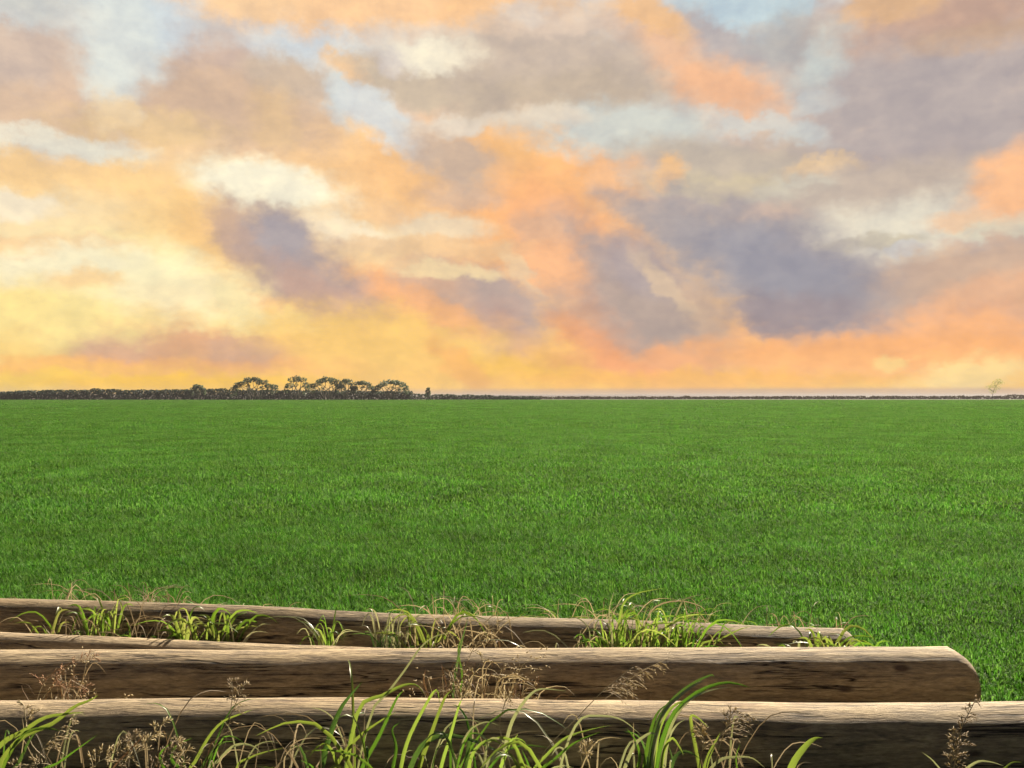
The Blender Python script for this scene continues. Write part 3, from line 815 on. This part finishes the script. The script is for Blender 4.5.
# --- dead curled grass in the gap behind the nearest log
def tangle(px, w, Y, n, label, mats=('straw', 'brown', 'seed')):
    g = ground_at(px, Y)
    root = empty('dry_grass_heap', g, label, 'dry grass', 'heaps of dead grass against the second log')
    half = w / F_PX * Y * .5
    for mat, part in zip(mats, ('straw_blades', 'brown_blades', 'husks')):
        b = MB()
        for _ in range(n):
            x = random.gauss(0, half * .5); h = random.uniform(.12, .36) * max(.5, 1 - (x / half) ** 2 * .5)
            p = Vector((x, random.uniform(-.08, .05), 0))
            q = p + Vector((random.uniform(-.12, .16), random.uniform(-.05, .05), h))
            r_ = q + Vector((random.uniform(-.05, .12), random.uniform(-.04, .04), random.uniform(-.02, .03)))
            s_ = r_ + Vector((random.uniform(-.03, .08), 0, random.uniform(-.09, -.01)))
            if part == 'husks':
                tube(b, [p, p.lerp(q, .6), q, r_], .0014, .0009, 6, 3)
                for i in range(6): seed(b, r_ + Vector((random.gauss(0, .02), random.gauss(0, .012), random.gauss(0, .02))), (random.uniform(-1, 1), random.uniform(-1, 1), random.uniform(-.3, 1)), .02, .0035)
            else: ribbon(b, [p, p.lerp(q, .6), q, r_, s_], random.uniform(.004, .008), roll=random.uniform(-1, 1), n=9, twist=2)
        b.build(part, M[mat], root)
tangle(478, 130, 4.02, 42, 'curled dead grass heaped between the two front logs near the middle')
tangle(72, 60, 4.05, 12, 'thin brown dead grass between the two front logs at the far left', ('straw', 'brown', 'seed'))

# --- tall plants in front of the nearest log
def plant(px, Y, label, leaves, seeds=(), low=(), name='grass_plant', group='tall grass plants in front of the nearest log'):
    root = empty(name, ground_at(px, Y), label, 'grass plant', group)
    for (pts, w, mat, *dd) in leaves:
        b = MB(); leaf_px(b, pts, w, Y + random.uniform(-.03, .03), dd[0] if dd else random.uniform(-.1, .06)); local(b, root, 'leaf', mat)
    for (pts, br, L, kw) in seeds:
        bs, bh = MB(), MB()
        P_ = [Vector((at(pts[0][0], pts[0][1], Y).x, Y, 0))] + [at(x, y, Y + kw.get('dY', -.02) * i) for i, (x, y) in enumerate(pts)]
        k2 = {k: v for k, v in kw.items() if k in ('side', 'spread', 'dens', 'r')}
        panicle(bs, bh, P_, br, L, **k2)
        local(bs, root, 'stem', kw.get('smat', 'straw')); local(bh, root, 'seed_head', kw.get('hmat', 'seed'))
    for (lx, n, h0, h1, w0, w1, lean, mat, part) in low:
        b = MB(); tuft_leaves(b, ground_at(lx, Y + random.uniform(-.05, .05)), max(2, int(n * .15)), h0 * .8 + .17, h1 * 1.0 + .22, w0 * .8, w1 * .8, 1.0, lean, 0, .09); local(b, root, part, mat)
    return root

plant(10, 3.22, 'leafy grass plant in the left corner with two long lime leaves',
  [([(-6, 760), (4, 742), (22, 732), (44, 718), (66, 714), (84, 712)], .020, 'lime', -.02), ([(0, 768), (10, 750), (26, 735), (54, 723), (74, 707), (91, 700), (98, 695)], .020, 'lime', -.02),
   ([(40, 775), (58, 763), (76, 750), (97, 735)], .010, 'green'), ([(6, 780), (18, 765), (30, 740), (40, 728)], .018, 'deep')],
  [([(36, 770), (42, 750), (54, 735), (70, 718)], .55, .07, dict(side=(1, 0, 0), dens=.8))],
  [(12, 7, .12, .24, .012, .02, .9, 'green', 'low_leaves')])
plant(46, 3.26, 'thin straw-coloured seed stalks beside the left corner plant',
  [([(20, 770), (24, 735), (22, 716)], .005, 'straw')],
  [([(50, 768), (32, 745), (26, 722), (24, 706)], .7, .05, dict(dens=.6)), ([(60, 775), (50, 765), (36, 764), (14, 766)], .5, .05, dict(dens=.5))])
plant(120, 3.2, 'dense pinkish brown seed stalks at lower left',
  [([(110, 775), (130, 750), (150, 730)], .008, 'brown'), ([(165, 775), (160, 755), (172, 742)], .012, 'green')],
  [([(92, 772), (108, 757), (128, 744)], .4, .05, dict(dens=.9)), ([(120, 772), (142, 748), (163, 722)], .45, .055, dict(dens=.9)), ([(128, 774), (130, 750), (132, 735)], .4, .05, dict(dens=.9)), ([(150, 775), (166, 755), (178, 742)], .4, .05, dict(dens=.9, hmat='seed')), ([(178, 775), (184, 756), (176, 740)], .4, .05, dict(dens=.8))],
  [(130, 26, .10, .22, .004, .007, 1.1, 'straw', 'dry_leaves'), (170, 16, .12, .24, .004, .007, 1.0, 'brown', 'brown_leaves')])
plant(196, 3.2, 'lime stemmed grass plant with whitish drooping blade, right of the brown seed stalks',
  [([(188, 775), (196, 760), (208, 738), (222, 722), (240, 714), (252, 710)], .013, 'lime', -.02), ([(205, 775), (219, 760), (232, 747), (244, 744), (256, 748), (262, 756)], .012, 'pale', -.03), ([(182, 775), (172, 760), (176, 746), (192, 738)], .013, 'green'),
   ([(200, 775), (212, 752), (224, 742), (236, 742)], .011, 'deep'), ([(236, 770), (250, 758), (266, 752), (284, 748)], .009, 'lime')],
  [([(204, 772), (218, 740), (232, 712), (246, 680)], .68, .05, dict(dens=.7)), ([(212, 775), (225, 745), (232, 700), (232, 682)], .75, .04, dict(dens=.6))],
  [(200, 9, .10, .22, .006, .010, 1.0, 'green', 'low_leaves'), (224, 14, .1, .2, .004, .006, 1.2, 'straw', 'dry_leaves')])
plant(290, 3.18, 'fan of thin straw blades at the bottom, left of the broad upright leaf',
  [([(300, 775), (290, 752), (296, 742), (312, 738), (334, 740)], .006, 'straw'), ([(284, 775), (286, 755), (300, 745), (318, 742)], .006, 'straw'), ([(276, 775), (268, 768), (256, 766)], .010, 'lime')],
  [], [(292, 26, .10, .2, .003, .006, 1.2, 'straw', 'dry_leaves')])
plant(325, 3.16, 'single broad upright leaf, dark green with a pale twisted tip',
  [([(320, 778), (323, 758), (331, 730), (341, 707), (352, 693), (362, 682)], .026, 'deep', .04), ([(318, 778), (312, 766), (300, 760)], .012, 'green')])
plant(352, 3.2, 'tall grass plant whose jointed stem arches over the second log',
  [([(334, 775), (345, 752), (362, 734), (382, 720), (396, 712)], .014, 'lime', -.02), ([(346, 775), (359, 709), (382, 696), (402, 686), (416, 685), (424, 694)], .016, 'lime', -.03), ([(360, 775), (380, 735), (396, 700), (404, 690)], .016, 'green'),
   ([(356, 778), (372, 712), (386, 695), (405, 670), (421, 647), (436, 636), (456, 632)], .010, 'pale', .0), ([(370, 775), (364, 742), (372, 722)], .014, 'green')],
  [], [(360, 9, .14, .32, .010, .016, .7, 'lime', 'low_leaves'), (346, 8, .1, .22, .010, .016, .9, 'deep', 'dark_leaves')])
plant(410, 3.18, 'bushy lime green plant at bottom centre-left with crowded upright leaves',
  [([(400, 775), (408, 740), (424, 708), (436, 690), (440, 704)], .015, 'lime'), ([(418, 775), (430, 738), (444, 700), (452, 690)], .018, 'lime', .02), ([(440, 775), (450, 738), (459, 706), (462, 700)], .014, 'lime'), ([(392, 775), (396, 748), (392, 730), (400, 722)], .014, 'green'),
   ([(408, 778), (424, 744), (450, 736), (482, 744), (514, 760)], .022, 'deep', -.06), ([(430, 775), (446, 728), (470, 720), (490, 728)], .008, 'pale')],
  [([(438, 775), (450, 730), (466, 690), (482, 660)], .7, .05, dict(dens=.5))],
  [(392, 16, .14, .30, .010, .017, .9, 'lime', 'low_leaves'), (428, 18, .12, .28, .010, .018, 1.0, 'green', 'green_leaves'), (450, 10, .10, .22, .011, .018, 1.1, 'deep', 'dark_leaves')])
plant(476, 3.14, 'low glossy plant at bottom centre with pale curling leaf ends',
  [([(468, 778), (474, 752), (490, 740), (508, 748)], .015, 'lime'), ([(484, 778), (486, 750), (492, 738), (504, 742), (506, 750)], .011, 'pale'), ([(498, 778), (504, 760), (512, 740), (524, 742), (526, 752)], .013, 'lime'), ([(456, 778), (460, 750), (470, 730), (486, 722), (500, 726)], .009, 'pale'),
   ([(480, 780), (492, 758), (500, 752), (512, 756)], .014, 'pale')],
  [], [(472, 18, .10, .24, .010, .018, 1.0, 'green', 'low_leaves'), (505, 16, .08, .22, .010, .017, 1.0, 'lime', 'lime_leaves')])
plant(520, 3.2, 'slim plant with one long silvery leaf bending over the nearest log',
  [([(500, 778), (508, 735), (516, 714), (530, 695), (542, 689), (566, 691)], .015, 'pale', -.02), ([(524, 780), (519, 758), (514, 742), (518, 734)], .016, 'lime'), ([(530, 780), (528, 765), (522, 750)], .014, 'green')],
  [([(512, 775), (500, 730), (504, 706), (508, 698)], .8, .03, dict(dens=.4))],
  [(525, 9, .1, .2, .010, .016, .9, 'lime', 'low_leaves')])
plant(545, 3.22, 'wide-open seed head on a thin stem, right of the silvery leaf',
  [([(532, 775), (548, 754), (566, 738), (590, 730), (612, 725)], .013, 'lime', -.03), ([(536, 778), (556, 758), (576, 742), (600, 732)], .012, 'green', -.03), ([(560, 768), (578, 722), (600, 716), (622, 720), (641, 735)], .010, 'pale', -.03), ([(548, 775), (562, 766), (574, 768)], .010, 'pale')],
  [([(538, 763), (576, 719), (600, 694), (614, 682), (632, 668)], .68, .10, dict(side=(.9, 0, -.5), spread=.8, dens=.9)), ([(580, 775), (585, 755), (588, 745)], .5, .04, dict(dens=.6))])
plant(655, 3.12, 'broad-leaved dark green plant right of centre, its glossy leaves bending right over the nearest log',
  [([(648, 780), (651, 750), (659, 718), (676, 696), (695, 682), (711, 675), (714, 677)], .018, 'deep', .02), ([(656, 780), (661, 745), (674, 713), (698, 692), (723, 683), (741, 685), (750, 688)], .017, 'green', -.03), ([(652, 780), (655, 742), (664, 712), (682, 694), (698, 683), (706, 681)], .015, 'pale', .0),
   ([(660, 780), (664, 750), (676, 716), (694, 697), (716, 689), (732, 687)], .012, 'pale', -.05), ([(644, 780), (648, 745), (656, 716), (668, 703)], .017, 'green', .03), ([(654, 780), (658, 735), (668, 712), (681, 702), (688, 706)], .014, 'lime', -.02),
   ([(622, 780), (633, 748), (642, 738), (652, 733), (660, 738)], .014, 'pale', -.03), ([(664, 775), (668, 742), (676, 726), (686, 719)], .012, 'pale'), ([(670, 778), (676, 756), (688, 752), (702, 760)], .016, 'deep'), ([(660, 780), (664, 750), (672, 738), (680, 748), (684, 756)], .013, 'lime'), ([(642, 780), (648, 760), (656, 750)], .014, 'green'),
   ([(636, 780), (640, 756), (634, 738), (626, 728)], .012, 'green'), ([(668, 780), (672, 760), (668, 744)], .012, 'deep')],
  [], [(655, 12, .10, .22, .008, .012, .8, 'deep', 'low_leaves'), (670, 8, .1, .2, .006, .010, .8, 'pale', 'pale_leaves')])
plant(712, 3.18, 'yellow-leaved plant with dry brown seed fans, right of the broad-leaved plant',
  [([(700, 775), (692, 730), (691, 716), (698, 718), (708, 727)], .014, 'lime', -.04), ([(703, 780), (708, 758), (714, 745), (720, 733)], .019, 'lime'), ([(706, 778), (720, 760), (736, 757), (752, 758), (765, 768)], .012, 'pale', -.04), ([(738, 778), (736, 758), (740, 744)], .007, 'green')],
  [([(706, 768), (718, 740), (730, 724), (742, 716)], .55, .09, dict(side=(.7, 0, -.2), dens=.8)), ([(700, 768), (704, 740), (700, 730)], .5, .05, dict(dens=.8)), ([(716, 765), (726, 728), (734, 710)], .7, .05, dict(dens=.7))])
plant(796, 3.1, 'lone broad lime blade with a pale curled tip at the bottom edge',
  [([(786, 790), (793, 764), (806, 746), (815, 739), (823, 738)], .026, 'lime', -.02)])
plant(950, 3.2, 'upright straw seed stalk before the nearest log at the far right',
  [([(944, 780), (934, 762), (922, 752)], .008, 'pale'), ([(960, 780), (975, 763), (990, 762), (1004, 766)], .010, 'pale'), ([(1000, 780), (1010, 764), (1022, 762)], .010, 'lime')],
  [([(950, 772), (957, 745), (963, 725), (974, 703)], .35, .055, dict(dens=.9, spread=.75)), ([(954, 775), (956, 750), (952, 735)], .4, .04, dict(dens=.8))])
plant(80, 4.04, 'leaning brown seed stalks between the two front logs at the left', 
  [([(45, 700), (60, 675), (72, 662)], .006, 'brown')],
  [([(36, 705), (46, 680), (68, 664), (92, 658)], .45, .09, dict(dens=.8, hmat='rust')), ([(40, 705), (52, 688), (68, 686), (84, 689)], .5, .08, dict(dens=.9, hmat='rust'))], group='seed stalks between the front logs')
plant(640, 4.04, 'feathery seed stalk standing before the second log below the largest lime tuft', [], [([(600, 706), (618, 690), (640, 672), (665, 660)], .4, .09, dict(dens=.7, side=(.6, 0, -.4)))], group='seed stalks between the front logs')
plant(462, 4.04, 'dark green blades rising from the dead grass between the front logs', [([(452, 702), (456, 668), (462, 640), (468, 618)], .016, 'deep', .0), ([(458, 704), (462, 676), (458, 650), (464, 634)], .012, 'green', .0), ([(430, 704), (424, 682), (426, 668)], .012, 'brown')], [([(462, 704), (468, 660), (484, 636), (500, 622)], .6, .06, dict(dens=.7))], group='seed stalks between the front logs')

for k_, (px, Yw, label) in enumerate([(66, 3.3, 'few bent straw wisps close to the left corner plant'), (262, 3.25, 'thin pale wisps in the gap left of the straw blade fan'), (378, 3.3, 'long thin pale wisps crossing the tall jointed grass'), (486, 3.28, 'curled dry wisps above the low glossy plant'), (596, 3.28, 'long straw wisps leaning right of the wide-open seed head'), (742, 3.28, 'short pale wisps at the right of the yellow-leaved plant')]):
    root = empty('dry_grass_tuft', ground_at(px, Yw), label, 'dry grass', 'dry wisps in front of the nearest log')
    b = MB(); tuft_leaves(b, (0, 0, 0), 5, .2, .40, .003, .006, 1.0, .9, 0, .10); b.build('stalks', M['straw'], root)
    b = MB(); tuft_leaves(b, (0, 0, 0), 2, .22, .40, .006, .009, 1.0, .9, 0, .10); b.build('leaves', M['pale'], root)

# ------------------------------------------------------------------ far trees and hedge
def foliage(b, c, rx, ry, rz, n, s, hollow=.45):
    for _ in range(n):
        while True:
            d = Vector((random.uniform(-1, 1), random.uniform(-1, 1), random.uniform(-1, 1)))
            if hollow < d.length <= 1: break
        p = Vector(c) + Vector((d.x * rx, d.y * ry, d.z * rz))
        u = Vector((random.gauss(0, 1), random.gauss(0, 1), random.gauss(0, 1))).normalized()
        w = u.orthogonal().normalized(); q = s * random.uniform(.5, 1.2)
        v = u.cross(w)
        b.add([p - w * q, p - v * q * .5, p + w * q, p + v * q * .5], [(0, 1, 2, 3)])

def tree(px, wpx, top, label, name='tree', Y=330.0, trunks=3, mat='tree', dens=1.0, lean=0.0, group='trees on the far left skyline'):
    k = Y / F_PX
    Wd = wpx * k; Hh = (HORIZON + CAM_Z / k - top) * k
    root = empty(name, ((px - 512) * k, Y, 0), label, 'tree', group)
    tb, cb = MB(), MB()
    heads = max(4, int(wpx / 4.2))
    for i in range(heads):
        t = (i + .5) / heads * 2 - 1
        x = t * Wd * .44 + lean * Hh * .5; ztop = Hh * (1 - .36 * abs(t) ** 1.8 + random.uniform(-.07, .03))
        rz = Hh * random.uniform(.09, .15); rx = Wd / heads * random.uniform(.8, 1.05)
        c = Vector((x, random.uniform(-1, 1) * Wd * .18, ztop - rz))
        foliage(cb, c, rx, rx * .9, rz, int(120 * dens), .42)
        if random.random() < .6:
            foliage(cb, c + Vector((random.uniform(-1, 1) * rx, random.uniform(-1, 1), -rz * random.uniform(1.6, 2.8))), rx * .5, rx * .5, rz * .6, int(40 * dens), .36)
        base = Vector(((i % trunks + .5) / trunks * 2 - 1, 0, 0)) * Wd * .13
        kn = Vector((base.x * 1.3 + x * .25, c.y * .3, Hh * random.uniform(.3, .42)))
        tube(tb, [base, kn, Vector((x * .75, c.y * .8, Hh * .62)), c], .22, .07, 8, 5)
    # skirt: low growth at the edges
    for sgn in (-1, 1):
        foliage(cb, (sgn * Wd * .42 + lean * Hh * .4, 0, Hh * .45), Wd * .1, 1.2, Hh * .16, int(90 * dens), .4)
    tb.build('trunk', M['bark'], root); cb.build('crown', M[mat], root)
tree(198, 15, 383, 'small round tree standing apart, leftmost above the dark hedge', trunks=1)
tree(254, 48, 377.5, 'wide umbrella-shaped tree, the leftmost of the big ones on the skyline', trunks=3)
tree(297, 25, 375.5, 'narrow tall tree with open sky on both sides, second big one from the left', trunks=2)
tree(328, 36, 376, 'domed tree with bright gaps under its crown, left half of the dense tree clump', trunks=3)
tree(346, 22, 377.5, 'narrow tree crowded between its neighbours in the middle of the clump', trunks=2)
tree(363, 24, 380, 'lowest tree of the clump, in the dip before the last big tree', trunks=2)
tree(391, 36, 378.5, 'broad tree at the right end of the skyline clump', trunks=3)
tree(428, 5, 386.5, 'tiny lone tree right of the skyline clump', trunks=1, dens=.28)
# pale leaning sapling, far right
k = 300 / F_PX
rt = empty('sapling', ((992 - 512) * k, 300, 0), 'faint pale green leaning tree alone at the far right of the skyline', 'tree')
tb, cb = MB(), MB()
tube(tb, [(0, 0, 0), (.3, 0, 2.5), (1.2, 0, 4.8), (2.6, 0, 6.6)], .09, .03, 8, 5); tube(tb, [(.5, 0, 3), (-.8, 0, 4.2), (-1.4, 0, 4.6)], .07, .03, 6, 4)
for c in ((2.4, 0, 6.9), (1.4, .2, 6.2), (3.2, 0, 6.2), (-1.2, 0, 4.6), (.6, 0, 5.2), (.2, 0, 3.2), (1.9, 0, 4.4)): foliage(cb, c, 1.3, .9, .9, 130, .15, 0)
tb.build('trunk', M['bark'], rt); cb.build('crown', M['treepale'], rt)

def hedge_run(name, segs, mat, Y, label, size=.4, dens=1.0):
    """continuous far-off bushes: (x0, top0, x1, top1) in picture terms"""
    b = MB(); k = Y / F_PX
    for (x0, t0, x1, t1) in segs:
        n = int((x1 - x0) * 52 * dens)
        for i in range(n):
            t = random.random(); px = x0 + (x1 - x0) * t
            top = t0 + (t1 - t0) * t + 1.1 * mnoise.noise(Vector((px * .11, Y, 2))) + .7 * mnoise.noise(Vector((px * .45, Y, 5)))
            h = max(.5, (HORIZON + CAM_Z / k - top) * k)
            p = Vector(((px - 512) * k, Y + random.uniform(-3, 3), h * random.random() ** .8))
            u = Vector((random.gauss(0, 1), random.gauss(0, 1), random.gauss(0, 1))).normalized()
            w = u.orthogonal().normalized(); v = u.cross(w); q = size * random.uniform(.6, 1.3)
            b.add([p - w * q, p - v * q * .6, p + w * q, p + v * q * .6], [(0, 1, 2, 3)])
    o = b.build(name, M[mat], smooth_=True); o['label'] = label
    return setting(o, 'stuff')
hedge_run('hedge', [(-160, 391.5, 0, 392), (0, 392, 40, 390.5), (40, 390.5, 60, 390), (60, 390, 92, 390.5), (92, 388.5, 98, 388.5), (98, 390, 118, 389), (118, 390.5, 190, 389.5), (190, 390, 225, 388.5), (225, 390, 412, 391.5)], 'hedge', 338, 'dark distant hedge along the left skyline')
hedge_run('scrub', [(412, 394, 470, 395), (470, 395, 540, 396.8)], 'hedge', 345, 'low green scrub right of the skyline trees', .35, .6)
hedge_run('scrub', [(440, 396.6, 640, 396.8), (640, 396.8, 860, 396.4), (860, 396.4, 1006, 396.2), (1006, 395.2, 1040, 394.6), (1040, 395, 1180, 395.6)], 'scrub', 430, 'low mauve-brown scrub along the right skyline', .5, .35)

# ------------------------------------------------------------------ the evening air
hb = MB()
x0, x1, y0, y1, z0, z1 = -9400, 9400, -200, 12400, -1.5, 11.5
hb.add([(x, y, z) for z in (z0, z1) for x, y in ((x0, y0), (x1, y0), (x1, y1), (x0, y1))], [(3, 2, 1, 0), (4, 5, 6, 7), (0, 1, 5, 4), (1, 2, 6, 5), (2, 3, 7, 6), (3, 0, 4, 7)])
hm, ht, HN, HL = newmat('evening_haze')
pv = HN('ShaderNodeVolumePrincipled')
pv.inputs['Color'].default_value = (.36, .345, .36, 1)
pv.inputs['Density'].default_value = HAZE
pv.inputs['Anisotropy'].default_value = .2
HL(pv.outputs[0], HN('ShaderNodeOutputMaterial').inputs['Volume'])
setting(hb.build('haze', hm, smooth_=False), 'stuff')
